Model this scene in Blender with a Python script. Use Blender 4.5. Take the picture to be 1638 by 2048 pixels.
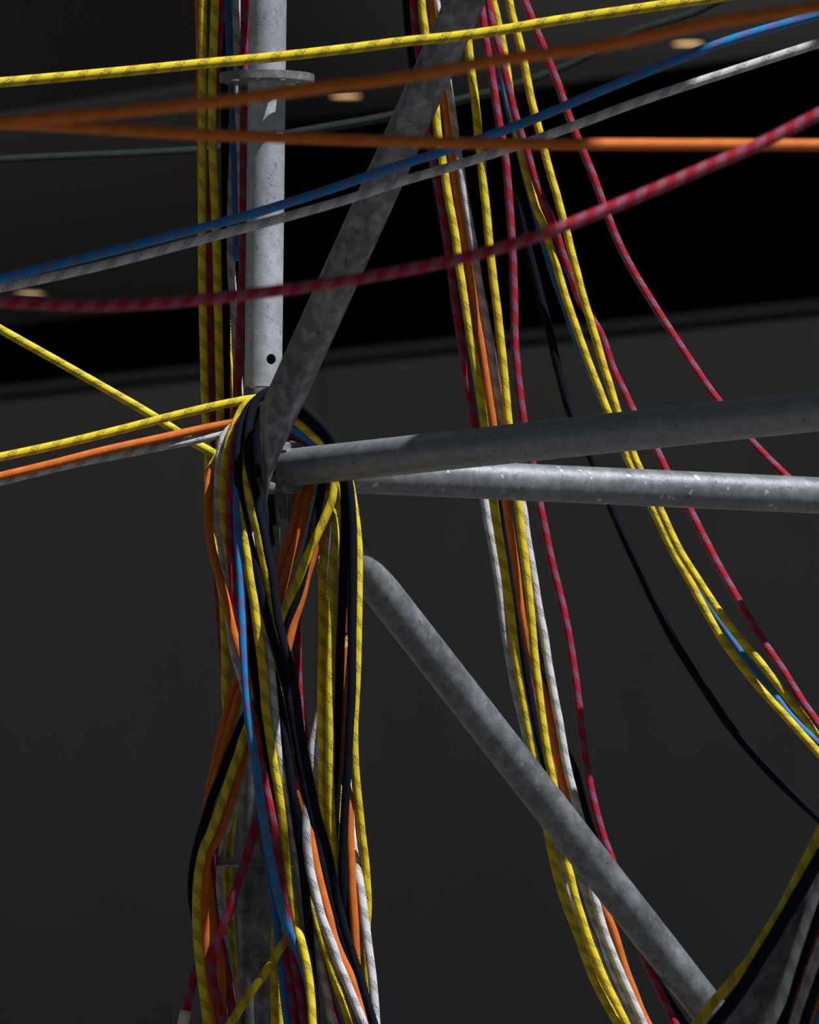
import bpy, bmesh, math, random
import numpy as np
from mathutils import Vector, Matrix, kdtree

random.seed(7)
scene = bpy.context.scene
for o in list(bpy.data.objects):
    bpy.data.objects.remove(o)
COL = scene.collection

# ------------------------------------------------------------------ camera
D = 12.0                       # metres from the lens to the upright tube
FPX = 1570.0 * D               # focal length in pixels of the 1638 x 2048 frame
PITCH = math.radians(3.32)
ROLL = math.radians(0.65)
CAM = Vector((0.0, -D, 1.6))
cam_d = bpy.data.cameras.new('camera')
cam = bpy.data.objects.new('camera', cam_d); COL.objects.link(cam)
cam_d.sensor_fit = 'VERTICAL'; cam_d.sensor_height = 36.0; cam_d.sensor_width = 36.0
cam_d.lens = FPX / 2048.0 * 36.0
cam_d.clip_end = 400.0
RM = Matrix.Rotation(math.pi / 2 + PITCH, 3, 'X') @ Matrix.Rotation(ROLL, 3, 'Z')
cam.location = CAM
cam.rotation_euler = RM.to_euler()
cam_d.dof.use_dof = True
cam_d.dof.focus_distance = D - 0.06
cam_d.dof.aperture_fstop = 18.0
cam_d.dof.aperture_blades = 9
scene.camera = cam

# ------------------------------------------------------------------ light
world = bpy.data.worlds.new('sky'); scene.world = world
world.use_nodes = True
bg = world.node_tree.nodes['Background']
bg.inputs['Color'].default_value = (0.66, 0.80, 1.0, 1)
bg.inputs['Strength'].default_value = 0.075
SUN = Vector((0.455, -0.33, 1.0)).normalized()      # towards the sun
sd = bpy.data.lights.new('sun', 'SUN'); sun = bpy.data.objects.new('sun', sd); COL.objects.link(sun)
sd.energy = 6.6; sd.angle = math.radians(0.55); sd.color = (1.0, 0.985, 0.97)
sun.rotation_euler = SUN.to_track_quat('Z', 'Y').to_euler()
sun.location = (4, -3, 9)
vs = scene.view_settings
vs.view_transform = 'Standard'; vs.look = 'None'; vs.exposure = 0.0; vs.gamma = 1.0
vs.use_curve_mapping = False

# ------------------------------------------------------------------ pixel helpers
def ray(px, py):
    return (RM @ Vector(((px - 819.0) / FPX, (1024.0 - py) / FPX, -1.0)))
def pix(px, py, Y=0.0):                       # point on the ray with world y = Y
    d = ray(px, py); return CAM + d * ((Y - CAM.y) / d.y)
def pixz(px, py, Z):
    d = ray(px, py); return CAM + d * ((Z - CAM.z) / d.z)
def pixplane(px, py, p0, n):
    d = ray(px, py); return CAM + d * ((p0 - CAM).dot(n) / d.dot(n))

# ------------------------------------------------------------------ object helpers
def link(o, parent=None):
    COL.objects.link(o)
    if parent is not None:
        o.parent = parent
    return o
def props(o, label=None, cat=None, group=None, kind=None):
    if label: o['label'] = label
    if cat: o['category'] = cat
    if group: o['group'] = group
    if kind: o['kind'] = kind
    return o
def mesh_obj(name, me, m, parent=None, smooth=False):
    o = bpy.data.objects.new(name, me)
    me.materials.clear(); me.materials.append(m)
    if smooth:
        for p in me.polygons: p.use_smooth = True
    return link(o, parent)
def bm_obj(name, bm, m, parent=None, smooth=False):
    me = bpy.data.meshes.new(name)
    bmesh.ops.recalc_face_normals(bm, faces=bm.faces)
    bm.to_mesh(me); bm.free()
    return mesh_obj(name, me, m, parent, smooth)
def empty(name, loc):
    o = bpy.data.objects.new(name, None); o.empty_display_size = 0.05
    o.location = loc; COL.objects.link(o); bpy.context.view_layer.update()
    return o
def auto_smooth(o, ang=40):
    me = o.data
    me.polygons.foreach_set('use_smooth', [True] * len(me.polygons))
    me.set_sharp_from_angle(angle=math.radians(ang))
def rel(o, parent):                            # parts are modelled in world space
    o.parent = parent
    o.matrix_parent_inverse = Matrix.Translation(parent.location).inverted()
    return o
def frame(d):
    d = d.normalized()
    s = Vector((0, 0, 1)).cross(d)
    if s.length < 1e-4: s = Vector((1, 0, 0))
    s.normalize(); return d, s, d.cross(s)
def add_tube(bm, p0, p1, r, ri=None, n=48, rings=1, rf=None):
    d, s, u = frame(p1 - p0)
    loops = []
    for rr in ([r] if ri is None else [r, ri]):
        L = []
        for k in range(rings + 1):
            t = k / rings; c = p0.lerp(p1, t)
            q = rr if rf is None else rr * rf(t)
            L.append([bm.verts.new(c + (s * math.cos(2 * math.pi * i / n) + u * math.sin(2 * math.pi * i / n)) * q) for i in range(n)])
        for k in range(rings):
            for i in range(n):
                j = (i + 1) % n
                bm.faces.new((L[k][i], L[k][j], L[k + 1][j], L[k + 1][i]))
        loops.append(L)
    if ri is None:
        bm.faces.new(loops[0][0]); bm.faces.new(loops[0][-1])
    else:
        for e in (0, -1):
            for i in range(n):
                j = (i + 1) % n
                bm.faces.new((loops[0][e][i], loops[0][e][j], loops[1][e][j], loops[1][e][i]))
def add_box(bm, c, ax, ay, az, hx, hy, hz, taper=1.0, bev=0.0):
    vs_ = []
    for sz in (-1, 1):
        for sx, sy in ((-1, -1), (1, -1), (1, 1), (-1, 1)):
            k = taper if sx < 0 else 1.0
            vs_.append(bm.verts.new(c + ax * (sx * hx) + ay * (sy * hy * k) + az * (sz * hz)))
    fs = [(0, 1, 2, 3), (7, 6, 5, 4), (0, 4, 5, 1), (1, 5, 6, 2), (2, 6, 7, 3), (3, 7, 4, 0)]
    faces = [bm.faces.new([vs_[i] for i in f]) for f in fs]
    if bev:
        ed = list({e for f in faces for e in f.edges})
        bmesh.ops.bevel(bm, geom=ed, offset=bev, segments=2, affect='EDGES', profile=0.6)
def cut(o, cutters):
    """boolean difference, applied; the cutters are removed"""
    for c in cutters:
        m = o.modifiers.new('b', 'BOOLEAN'); m.object = c; m.operation = 'DIFFERENCE'; m.solver = 'EXACT'
    bpy.context.view_layer.update()
    dg = bpy.context.evaluated_depsgraph_get()
    me = bpy.data.meshes.new_from_object(o.evaluated_get(dg))
    o.modifiers.clear(); old = o.data; mats = [m for m in old.materials]
    o.data = me; bpy.data.meshes.remove(old)
    if not len(me.materials): me.materials.append(mats[0])
    for c in cutters:
        cm = c.data; bpy.data.objects.remove(c); bpy.data.meshes.remove(cm)

# ------------------------------------------------------------------ materials
class NT:
    def __init__(s, name):
        s.m = bpy.data.materials.new(name); s.m.use_nodes = True
        s.t = s.m.node_tree; s.b = s.t.nodes['Principled BSDF']
    def n(s, kind, **kw):
        nd = s.t.nodes.new(kind)
        for k, v in kw.items(): setattr(nd, k, v)
        return nd
    def l(s, a, b): s.t.links.new(a, b)
    def val(s, sock, v):
        if hasattr(v, 'default_value') or isinstance(v, bpy.types.NodeSocket): s.l(v, sock)
        else: sock.default_value = v
    def math(s, op, a, b=0.0, c=None):
        nd = s.n('ShaderNodeMath', operation=op)
        s.val(nd.inputs[0], a); s.val(nd.inputs[1], b)
        if c is not None: s.val(nd.inputs[2], c)
        return nd.outputs[0]
    def mix(s, f, a, b):
        nd = s.n('ShaderNodeMix', data_type='RGBA')
        s.val(nd.inputs[0], f); s.val(nd.inputs[6], a); s.val(nd.inputs[7], b)
        return nd.outputs[2]
    def ramp(s, f, lo, hi, a=0.0, b=1.0):
        nd = s.n('ShaderNodeMapRange'); nd.clamp = True
        s.val(nd.inputs[0], f)
        for i, v in enumerate((lo, hi, a, b)): nd.inputs[i + 1].default_value = v
        return nd.outputs[0]

def c4(c): return (c[0], c[1], c[2], 1.0)

def rope_mat(name, base, fleck, dots=0.0, pitch=0.029, width=0.42, rough=0.5, base2=None, speck=None, spec=0.28):
    """Braided sheath: a fine diagonal weave; contrasting yarns show as a lattice
    of dots inside a band that winds round the rope."""
    k = NT(name)
    uv = k.n('ShaderNodeUVMap'); uv.uv_map = 'UVMap'
    sp = k.n('ShaderNodeSeparateXYZ'); k.l(uv.outputs[0], sp.inputs[0])
    u, v = sp.outputs[0], sp.outputs[1]
    def lattice(N, P):
        a = k.math('MULTIPLY', u, 2 * math.pi * N); b = k.math('MULTIPLY', v, 2 * math.pi / P)
        ca = k.math('COSINE', k.math('ADD', a, b)); cb = k.math('COSINE', k.math('SUBTRACT', a, b))
        return k.math('MULTIPLY', k.math('MULTIPLY_ADD', ca, 0.5, 0.5), k.math('MULTIPLY_ADD', cb, 0.5, 0.5))
    coarse = lattice(13, 0.0050)
    fine = lattice(18, 0.0034)
    band = k.math('FRACT', k.math('ADD', k.math('DIVIDE', v, pitch), u))
    inb = k.math('LESS_THAN', band, width)
    dot = k.ramp(coarse, 0.27, 0.38)
    fl = k.math('MULTIPLY', k.math('MULTIPLY', dot, inb), 1.0)
    if dots: fl = k.math('MAXIMUM', fl, k.math('MULTIPLY', dot, dots))
    nz = k.n('ShaderNodeTexNoise'); nz.inputs['Scale'].default_value = 60.0
    geo = k.n('ShaderNodeTexCoord'); k.l(geo.outputs['Object'], nz.inputs['Vector'])
    dirt = k.ramp(nz.outputs[0], 0.3, 0.75, 0.84, 1.06)
    groove = k.ramp(fine, 0.0, 0.35, 0.66, 1.12)
    col = k.mix(fl, c4(base), c4(fleck))
    if speck is not None:
        col = k.mix(k.math('MULTIPLY', k.ramp(coarse, 0.55, 0.75), 0.8), col, c4(speck))
    hs = k.n('ShaderNodeHueSaturation'); k.l(col, hs.inputs['Color'])
    k.val(hs.inputs['Value'], k.math('MULTIPLY', groove, dirt))
    k.l(hs.outputs[0], k.b.inputs['Base Color'])
    k.b.inputs['Roughness'].default_value = rough
    k.b.inputs['Specular IOR Level'].default_value = spec
    bp = k.n('ShaderNodeBump'); bp.inputs['Strength'].default_value = 0.75; bp.inputs['Distance'].default_value = 0.0009
    k.l(fine, bp.inputs['Height']); k.l(bp.outputs[0], k.b.inputs['Normal'])
    return k.m

ROPE = {
    'yellow': rope_mat('yellow_rope_sheath', (0.90, 0.70, 0.022), (0.010, 0.009, 0.008)),
    'red': rope_mat('red_rope_sheath', (0.40, 0.006, 0.026), (0.09, 0.22, 0.46), pitch=0.033, width=0.45),
    'orange': rope_mat('orange_rope_sheath', (0.72, 0.135, 0.012), (0.80, 0.34, 0.03), dots=0.55),
    'white': rope_mat('white_rope_sheath', (0.72, 0.73, 0.78), (0.012, 0.012, 0.016), pitch=0.031),
    'black': rope_mat('black_rope_sheath', (0.005, 0.007, 0.013), (0.012, 0.017, 0.032), dots=0.8, spec=0.05, rough=0.6),
    'blue': rope_mat('blue_rope_sheath', (0.010, 0.27, 0.68), (0.30, 0.02, 0.12), pitch=0.033, width=0.5),
    'green': rope_mat('green_rope_sheath', (0.0015, 0.013, 0.009), (0.010, 0.020, 0.003), pitch=0.04, width=0.5),
    'pink': rope_mat('pink_red_rope_sheath', (0.42, 0.010, 0.030), (0.36, 0.28, 0.46), pitch=0.020, width=0.5, dots=0.0),
}

def galv(name, tone=0.23, blot=0.5, spots=0.0, spot_scale=70, scale=1.0, metal=0.25, tint=(0.96, 0.98, 1.04), rough=0.48):
    k = NT(name)
    tc = k.n('ShaderNodeTexCoord')
    def noise(sc, det=3.0, src=None):
        nd = k.n('ShaderNodeTexNoise'); nd.inputs['Scale'].default_value = sc; nd.inputs['Detail'].default_value = det
        k.l(src or tc.outputs['Object'], nd.inputs['Vector']); return nd
    warp = noise(45 * scale, 2.0)
    add = k.n('ShaderNodeVectorMath', operation='MULTIPLY_ADD')
    k.l(warp.outputs['Color'], add.inputs[0]); add.inputs[1].default_value = (0.02, 0.02, 0.02); k.l(tc.outputs['Object'], add.inputs[2])
    vo = k.n('ShaderNodeTexVoronoi'); vo.inputs['Scale'].default_value = 75 * scale; k.l(add.outputs[0], vo.inputs['Vector'])
    sv = k.n('ShaderNodeSeparateColor'); k.l(vo.outputs['Color'], sv.inputs[0])
    big = noise(16 * scale, 4.0); fine = noise(420 * scale, 2.0)
    mid = noise(62 * scale, 5.0); mid.inputs['Distortion'].default_value = 0.35
    f = k.math('MULTIPLY', k.ramp(sv.outputs[0], 0.0, 1.0, 1.0 - 0.10 * blot, 1.0 + 0.10 * blot),
               k.ramp(big.outputs[0], 0.35, 0.68, 1.0 - 0.35 * blot, 1.0 + 0.25 * blot))
    f = k.math('MULTIPLY', f, k.ramp(mid.outputs[0], 0.40, 0.66, 1.0 - 0.18 * blot, 1.0 + 0.85 * blot))
    f = k.math('MULTIPLY', f, k.ramp(fine.outputs[0], 0.3, 0.7, 0.88, 1.1))
    pit = noise(150 * scale, 2.0)
    f = k.math('MULTIPLY', f, k.ramp(pit.outputs[0], 0.28, 0.36, 0.55, 1.0))
    if spots:
        s2 = noise(spot_scale * scale, 1.0)
        f = k.math('ADD', f, k.math('MULTIPLY', k.ramp(s2.outputs[0], 0.70, 0.73), spots))
    cc = k.n('ShaderNodeVectorMath', operation='SCALE'); cc.inputs[0].default_value = tuple(tone * t for t in tint)
    k.l(f, cc.inputs['Scale']); k.l(cc.outputs[0], k.b.inputs['Base Color'])
    k.b.inputs['Metallic'].default_value = metal
    k.l(k.ramp(big.outputs[0], 0.3, 0.7, rough - 0.1, rough + 0.12), k.b.inputs['Roughness'])
    bp = k.n('ShaderNodeBump'); bp.inputs['Strength'].default_value = 0.25; bp.inputs['Distance'].default_value = 0.0006
    k.l(k.math('ADD', fine.outputs[0], k.math('MULTIPLY', pit.outputs[0], 1.5)), bp.inputs['Height']); k.l(bp.outputs[0], k.b.inputs['Normal'])
    return k.m
G_POLE = galv('galvanised_upright', 0.40, 0.26, metal=0.35, tint=(0.90, 0.965, 1.09))
G_SPECK = galv('galvanised_speckled', 0.175, 0.5, spots=0.8, spot_scale=230, metal=0.5, tint=(0.88, 0.96, 1.08))
G_BRACE = galv('galvanised_mottled', 0.17, 0.85, metal=0.5, tint=(0.92, 0.97, 1.06))
G_LEDGER = galv('galvanised_ledger', 0.235, 0.2, metal=0.5, tint=(0.88, 0.96, 1.09))
G_SPOT = galv('galvanised_spotted', 0.19, 0.35, spots=1.4, metal=0.5, tint=(0.88, 0.96, 1.09))
G_CAST = galv('galvanised_casting', 0.16, 0.5, scale=2.0)

def plain(name, col, rough=0.7, noise=0.0, sc=3.0, emit=None, es=0.0):
    k = NT(name)
    if noise:
        tc = k.n('ShaderNodeTexCoord'); nd = k.n('ShaderNodeTexNoise'); nd.inputs['Scale'].default_value = sc; nd.inputs['Detail'].default_value = 4
        k.l(tc.outputs['Object'], nd.inputs['Vector'])
        f = k.ramp(nd.outputs[0], 0.3, 0.7, 1 - noise, 1 + noise)
        cc = k.n('ShaderNodeVectorMath', operation='SCALE'); cc.inputs[0].default_value = col; k.l(f, cc.inputs['Scale'])
        k.l(cc.outputs[0], k.b.inputs['Base Color'])
    else:
        k.b.inputs['Base Color'].default_value = c4(col)
    k.b.inputs['Roughness'].default_value = rough
    k.b.inputs['Specular IOR Level'].default_value = 0.25
    if emit:
        k.b.inputs['Emission Color'].default_value = c4(emit); k.b.inputs['Emission Strength'].default_value = es
    return k.m
M_WALL = plain('grey_wall_panel', (0.30, 0.298, 0.296), 0.85, 0.05, 1.2)
M_SOFFIT = plain('grey_soffit', (0.88, 0.88, 0.89), 0.85, 0.05, 1.0)
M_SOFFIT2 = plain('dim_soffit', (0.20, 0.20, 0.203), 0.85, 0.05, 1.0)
M_FASCIA = plain('dark_fascia', (0.035, 0.035, 0.037), 0.8, 0.05, 1.0)
M_VOID = plain('shade_and_joint_black', (0.004, 0.004, 0.004), 0.95, 0.2, 1.0)  # near-black paints in the recess's lack of light; also backs the panel joints
M_COPING = plain('dark_coping', (0.15, 0.155, 0.165), 0.6, 0.05, 2.0)
M_GROUND = plain('plaza_paving', (0.10, 0.096, 0.09), 0.9, 0.12, 0.8)
M_LAMP = plain('warm_downlight_lens', (0.9, 0.8, 0.6), 0.5, emit=(1.0, 0.62, 0.30), es=1.6)
M_RING = plain('downlight_trim', (0.3, 0.3, 0.3), 0.4)
M_TAPE = plain('white_tape', (0.62, 0.55, 0.50), 0.7, 0.1, 60.0)

# ------------------------------------------------------------------ the building behind
bm = bmesh.new()
vs_ = [bm.verts.new(p) for p in ((-90, -60, 0), (90, -60, 0), (90, 90, 0), (-90, 90, 0))]
bm.faces.new(vs_)
g = bm_obj('ground', bm, M_GROUND); props(g, 'pale plaza paving below the scaffold', 'ground', kind='structure')

FACY = 34.0
pw = pix(819, 712, FACY); ZW = pw.z                         # top of the grey wall
pl, pr = pixz(0, 803, ZW), pixz(1638, 633, ZW)
fd = (pr - pl); fd.z = 0; fd.normalize()                    # along the facade, to the right
fn = Vector((fd.y, -fd.x, 0))                               # facing the camera side
if fn.y > 0: fn = -fn
def fac(px, py): return pixplane(px, py, pl, fn)
def along(p): return (p - pl).dot(fd)
ZC = fac(1100, 172).z                                       # high soffit
ZL = fac(200, 630).z                                        # low soffit on the left
def F(s, out, z):                                           # facade coordinates
    return Vector((pl.x, pl.y, 0)) + fd * s + fn * out + Vector((0, 0, z))
def slab(name, s0, s1, o0, o1, z0, z1, m, parent=None):
    bm = bmesh.new()
    add_box(bm, F((s0 + s1) / 2, (o0 + o1) / 2, (z0 + z1) / 2), fd, fn, Vector((0, 0, 1)), (s1 - s0) / 2, (o1 - o0) / 2, (z1 - z0) / 2)
    return bm_obj(name, bm, m, parent)
SJ = along(fac(643, 900))                                   # joint between two wall panels
w = empty('wall_back', F(SJ, -0.2, 0)); props(w, 'dark grey panelled wall of the building behind the scaffold', 'wall', kind='structure')
edges = [-30, SJ - 15.0, SJ - 7.5, SJ, SJ + 7.5, SJ + 15.0, 40]
for i in range(len(edges) - 1):
    p = slab('wall_panel', edges[i] + 0.012, edges[i + 1] - 0.012, -0.12, 0.0, 0.0, ZW, M_WALL); rel(p, w)
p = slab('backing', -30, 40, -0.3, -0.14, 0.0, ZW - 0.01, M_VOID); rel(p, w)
tr = slab('trim_1', -30, 40, -0.16, -0.02, ZW + 0.035, ZW + 0.085, M_COPING)
props(tr, 'dark metal coping rail running along the top of the grey wall', 'trim', kind='structure')
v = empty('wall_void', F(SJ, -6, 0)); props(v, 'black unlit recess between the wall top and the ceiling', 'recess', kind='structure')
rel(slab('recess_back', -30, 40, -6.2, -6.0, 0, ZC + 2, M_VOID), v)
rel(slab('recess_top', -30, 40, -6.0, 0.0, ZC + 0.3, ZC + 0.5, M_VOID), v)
SL = along(fac(455, 600))
cl = slab('ceiling', -30, 40, 0.0, 6.5, ZC, ZC + 0.5, M_SOFFIT)
props(cl, 'grey soffit high above the dark recess', 'ceiling', kind='structure')
# low soffit: a dropped box on the left whose right end is hidden by the hanging ropes
near = pixz(200, 205, ZL); no = (near - pl).dot(fn)
sr_near = along(pixz(455, 165, ZL))
bm = bmesh.new()
lo = [F(-30, 0, ZL), F(SL, 0, ZL), F(sr_near, no, ZL), F(-30, no, ZL)]
hi = [q + Vector((0, 0, ZC - ZL)) for q in lo]
a = [bm.verts.new(q) for q in lo]; b = [bm.verts.new(q) for q in hi]
bm.faces.new(a)
for i in range(4):
    j = (i + 1) % 4; bm.faces.new((a[i], a[j], b[j], b[i]))
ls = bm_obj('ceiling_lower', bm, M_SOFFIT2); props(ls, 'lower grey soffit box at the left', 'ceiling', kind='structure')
fa = bmesh.new()
q0, q1 = F(-30, no + 0.02, ZL), F(sr_near, no + 0.02, ZL)
add_box(fa, (q0 + q1) / 2 + Vector((0, 0, (ZC - ZL) / 2 + 0.02)), fd, fn, Vector((0, 0, 1)), (q1 - q0).length / 2, 0.02, (ZC - ZL) / 2)
fo = bm_obj('trim_2', fa, M_FASCIA); props(fo, 'dark fascia above the lower soffit at the left', 'trim', kind='structure')

def downlight(px, py, Z, label):
    c = pixz(px, py, Z)
    e = empty('downlight', c - Vector((0, 0, 0.03)))
    props(e, label, 'light', 'ceiling downlights')
    bm = bmesh.new()
    up = Vector((0, 0, 1))
    add_tube(bm, c - up * 0.015, c + up * 0.03, 0.098, 0.078, 32)
    rel(bm_obj('trim_ring', bm, M_RING), e)
    bm = bmesh.new(); add_tube(bm, c - up * 0.008, c + up * 0.004, 0.078, None, 32)
    rel(bm_obj('lens', bm, M_LAMP), e)
downlight(692, 187, ZC, 'warm round downlight in the ceiling between the upright and the leaning brace')
downlight(1376, 82, ZC, 'warm round downlight in the ceiling at the upper right')
downlight(60, 583, ZL, 'warm round downlight in the low soffit at the left edge')

# ------------------------------------------------------------------ scaffold
R = 0.02415
UP = Vector((0, 0, 1))
node = pix(524, 940, 0.0)
PX = node.x
def Zpix(py):                                   # height on the upright's axis for an image row
    d = ray(524, py); return CAM.z + d.z * (D / d.y)
Z_NODE = node.z
Z_UP, Z_LOW = Zpix(156), Zpix(1724)
Z_JOIN = Zpix(775)
AX = Vector((PX, 0, 0))
e1 = pix(1638, 821, -1.0)                      # far ends of the ledgers, at the frame edge
e2 = pix(1638, 991, 0.44)
l1 = (e1 - pix(560, 934, -0.045)); l1d = l1.normalized()
l2 = (e2 - pix(700, 961, 0.045)); l2d = l2.normalized()
ang1 = math.atan2(l1d.y, l1d.x)

def rosette(parent, z):
    bm = bmesh.new()
    add_tube(bm, AX + UP * (z - 0.0055), AX + UP * (z + 0.0048), 0.061, None, 72)
    ro = bm_obj('rosette', bm, G_CAST)
    cs = []
    for i in range(8):
        a_ = ang1 + i * math.pi / 4
        d_ = Vector((math.cos(a_), math.sin(a_), 0)); s_ = Vector((-d_.y, d_.x, 0))
        cb = bmesh.new()
        add_box(cb, AX + UP * z + d_ * 0.0435, d_, s_, UP, 0.0052 if i % 2 else 0.0070, 0.0078 if i % 2 == 0 else 0.0045, 0.02, taper=0.72)
        cs.append(bm_obj('cutter', cb, G_CAST))
    cut(ro, cs); auto_smooth(ro, 35); rel(ro, parent)
    bm = bmesh.new()
    for sgn in (1,):
        n = 48
        vs2 = [[bm.verts.new(AX + UP * (z + 0.0048 + 0.005 * (1 - math.sin(math.pi * j / 10))) +
                Vector((math.cos(2 * math.pi * i / n), math.sin(2 * math.pi * i / n), 0)) *
                (R - 0.001 + 0.0065 * (1 - math.cos(math.pi * j / 10)) * (1 + 0.18 * random.random()))) for j in range(6)] for i in range(n)]
        for i in range(n):
            for j in range(5):
                bm.faces.new((vs2[i][j], vs2[(i + 1) % n][j], vs2[(i + 1) % n][j + 1], vs2[i][j + 1]))
    wb = bm_obj('weld_bead', bm, G_POLE, None, True); rel(wb, parent)
    return ro

up = empty('scaffold_upright', AX + UP * Z_JOIN)
props(up, 'pale galvanised steel scaffold tube with a round ring plate, standing above the joint', 'scaffold tube')
bm = bmesh.new(); add_tube(bm, AX + UP * Z_JOIN, AX + UP * (Z_JOIN + 2.2), R, R - 0.0032, 96)
tu = bm_obj('tube', bm, G_POLE)
hp = pix(543, 718, -R)
hd = Vector((hp.x - PX, 0, 0)); hd.y = -math.sqrt(R * R - hd.x ** 2); hd.normalize()
cb = bmesh.new(); cc = AX + UP * hp.z
add_tube(cb, cc + hd * 0.010, cc + hd * 0.04, 0.0067, None, 40)
cut(tu, [bm_obj('cutter', cb, G_POLE)]); auto_smooth(tu, 30); rel(tu, up)
rosette(up, Z_UP)
# faint stamped marks down the tube
bm = bmesh.new()
sa = math.atan2(-0.55, -0.83)
sd_ = Vector((math.cos(sa), math.sin(sa), 0)); ss_ = Vector((-sd_.y, sd_.x, 0))
for py in (611, 619, 630, 641, 651, 664, 677, 697, 704, 717, 724):
    c = AX + UP * Zpix(py) + sd_ * R
    add_box(bm, c, sd_, ss_, UP, 0.0003, 0.0016, 0.0004)
    add_box(bm, c + UP * 0.0012 * random.choice((-1, 1)), sd_, ss_, UP, 0.0003, 0.0003, 0.0013)
rel(bm_obj('stamp_mark', bm, G_POLE), up)

lw = empty('scaffold_upright', AX)
props(lw, 'dull galvanised steel scaffold tube with ring plates, carrying the rope bundle below the joint', 'scaffold tube')
bm = bmesh.new(); add_tube(bm, AX, AX + UP * (Z_JOIN - 0.0012), R - 0.0002, R - 0.0034, 64)
tl = bm_obj('tube', bm, G_BRACE); auto_smooth(tl, 30); rel(tl, lw)
bm = bmesh.new(); add_tube(bm, AX + UP * (Z_JOIN - 0.16), AX + UP * (Z_JOIN + 0.012), R - 0.0037, None, 40)
rel(bm_obj('spigot', bm, G_CAST, None, True), lw)
rosette(lw, Z_NODE); rosette(lw, Z_LOW)

def ledger(name, start, end, mat, label, head=True):
    d = (end - start).normalized()
    e = empty(name, start); props(e, label, 'scaffold tube', 'tubes meeting at the scaffold joint')
    bm = bmesh.new(); add_tube(bm, start, end + d * 1.2, R, R - 0.0032, 64)
    t = bm_obj('tube', bm, mat); auto_smooth(t, 30); rel(t, e)
    if head:
        ax = Vector((d.x, d.y, 0)).normalized(); ay = Vector((-ax.y, ax.x, 0))
        base = Vector((PX, 0, Z_NODE))
        bm = bmesh.new()
        for sgn in (-1, 1):
            add_box(bm, base + ax * 0.050 + UP * (sgn * 0.0195), ax, ay, UP, 0.0225, 0.0165, 0.0128, taper=0.62, bev=0.003)
        add_box(bm, base + ax * 0.072, ax, ay, UP, 0.010, 0.0165, 0.0225, bev=0.004)
        h = bm_obj('ledger_head', bm, G_CAST); auto_smooth(h, 40); rel(h, e)
        bm = bmesh.new()
        add_box(bm, base + ax * 0.046 - UP * 0.004, ax, ay, UP, 0.0075, 0.003, 0.062, bev=0.0012)
        add_tube(bm, base + ax * 0.046 - UP * 0.058 - ay * 0.006, base + ax * 0.046 - UP * 0.058 + ay * 0.006, 0.0068, None, 20)
        wd = bm_obj('wedge', bm, G_CAST); rel(wd, e)
    return e
st1 = Vector((PX, 0, Z_NODE)) + Vector((l1d.x, l1d.y, 0)).normalized() * 0.067
st2 = Vector((PX, 0, Z_NODE)) + Vector((l2d.x, l2d.y, 0)).normalized() * 0.078
ledger('scaffold_ledger', st1, e1, G_LEDGER, 'dark grey horizontal scaffold tube coming forward to the right, in front of the other one')
ledger('scaffold_ledger', st2, e2, G_SPOT, 'horizontal scaffold tube with pale paint spots, running back to the right behind the front one')

def brace(rows_in, mat, label, ext, wide):
    """rows: (centre, wide scale, thin scale); the end of the tube is pressed flat and pinned to the ring plate"""
    start, end = rows_in[0][0], rows_in[-1][0]
    d = (end - rows_in[-2][0]).normalized()
    e = empty('scaffold_brace', start); props(e, label, 'scaffold tube', 'tubes meeting at the scaffold joint')
    side = (wide - d * wide.dot(d)).normalized(); nrm = d.cross(side).normalized()
    bm = bmesh.new(); n = 48; rows = []
    for q, (c, kx, ky) in enumerate(rows_in):
        if q == len(rows_in) - 1: c = c + d * ext
        rows.append([bm.verts.new(c + side * (math.cos(2 * math.pi * i / n) * R * kx) + nrm * (math.sin(2 * math.pi * i / n) * R * ky)) for i in range(n)])
    for q in range(len(rows) - 1):
        for i in range(n):
            j = (i + 1) % n; bm.faces.new((rows[q][i], rows[q][j], rows[q + 1][j], rows[q + 1][i]))
    bm.faces.new(rows[0]); bm.faces.new(rows[-1])
    t_ = bm_obj('tube', bm, mat); auto_smooth(t_, 60); rel(t_, e)
    bm = bmesh.new(); c = rows_in[1][0]
    add_tube(bm, c - nrm * 0.011, c + nrm * 0.011, 0.008, None, 20)
    rel(bm_obj('pin', bm, G_CAST, None, True), e)
    return e
# the front brace leans towards the sun, so the light only grazes it
B1_0, B1_1 = pix(556, 828, -0.135), pix(931, 0, -0.35)
brace([(pix(528, 995, -0.098), 0.8, 0.17), (pix(530, 972, -0.10), 1.08, 0.20), (pix(533, 945, -0.104), 1.16, 0.27), (pix(539, 905, -0.112), 1.13, 0.50),
       (pix(546.5, 865, -0.124), 1.04, 0.80), (pix(551.5, 845, -0.13), 1.01, 0.93), (B1_0, 1.0, 1.0), (B1_1, 1.0, 1.0)],
      G_BRACE, 'dark mottled scaffold tube leaning up to the right in front of the upright', 0.6, Vector((0.25, -1, 0)))
B2_0, B2_1 = pix(596, 968, 0.075), pix(1440, 2050, 0.50)
d2 = (B2_1 - B2_0).normalized()
brace([(B2_0 + d2 * t_, a_, b_) for t_, a_, b_ in ((0.0, 0.86, 0.16), (0.018, 1.06, 0.20), (0.05, 1.18, 0.26), (0.085, 1.16, 0.55), (0.125, 1.04, 0.92), (0.16, 1.0, 1.0))] + [(B2_1, 1.0, 1.0)],
      G_SPECK, 'grey galvanised scaffold tube slanting down to the right below the joint', 0.5, Vector((0.5, -0.3, 1)))
bm = bmesh.new()
B0_0, B0_1 = pix(1456, 2110, -1.5), pix(1672, 1690, -1.5)
add_tube(bm, B0_0, B0_1 + (B0_1 - B0_0) * 0.8, R, R - 0.0032, 64)
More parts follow.
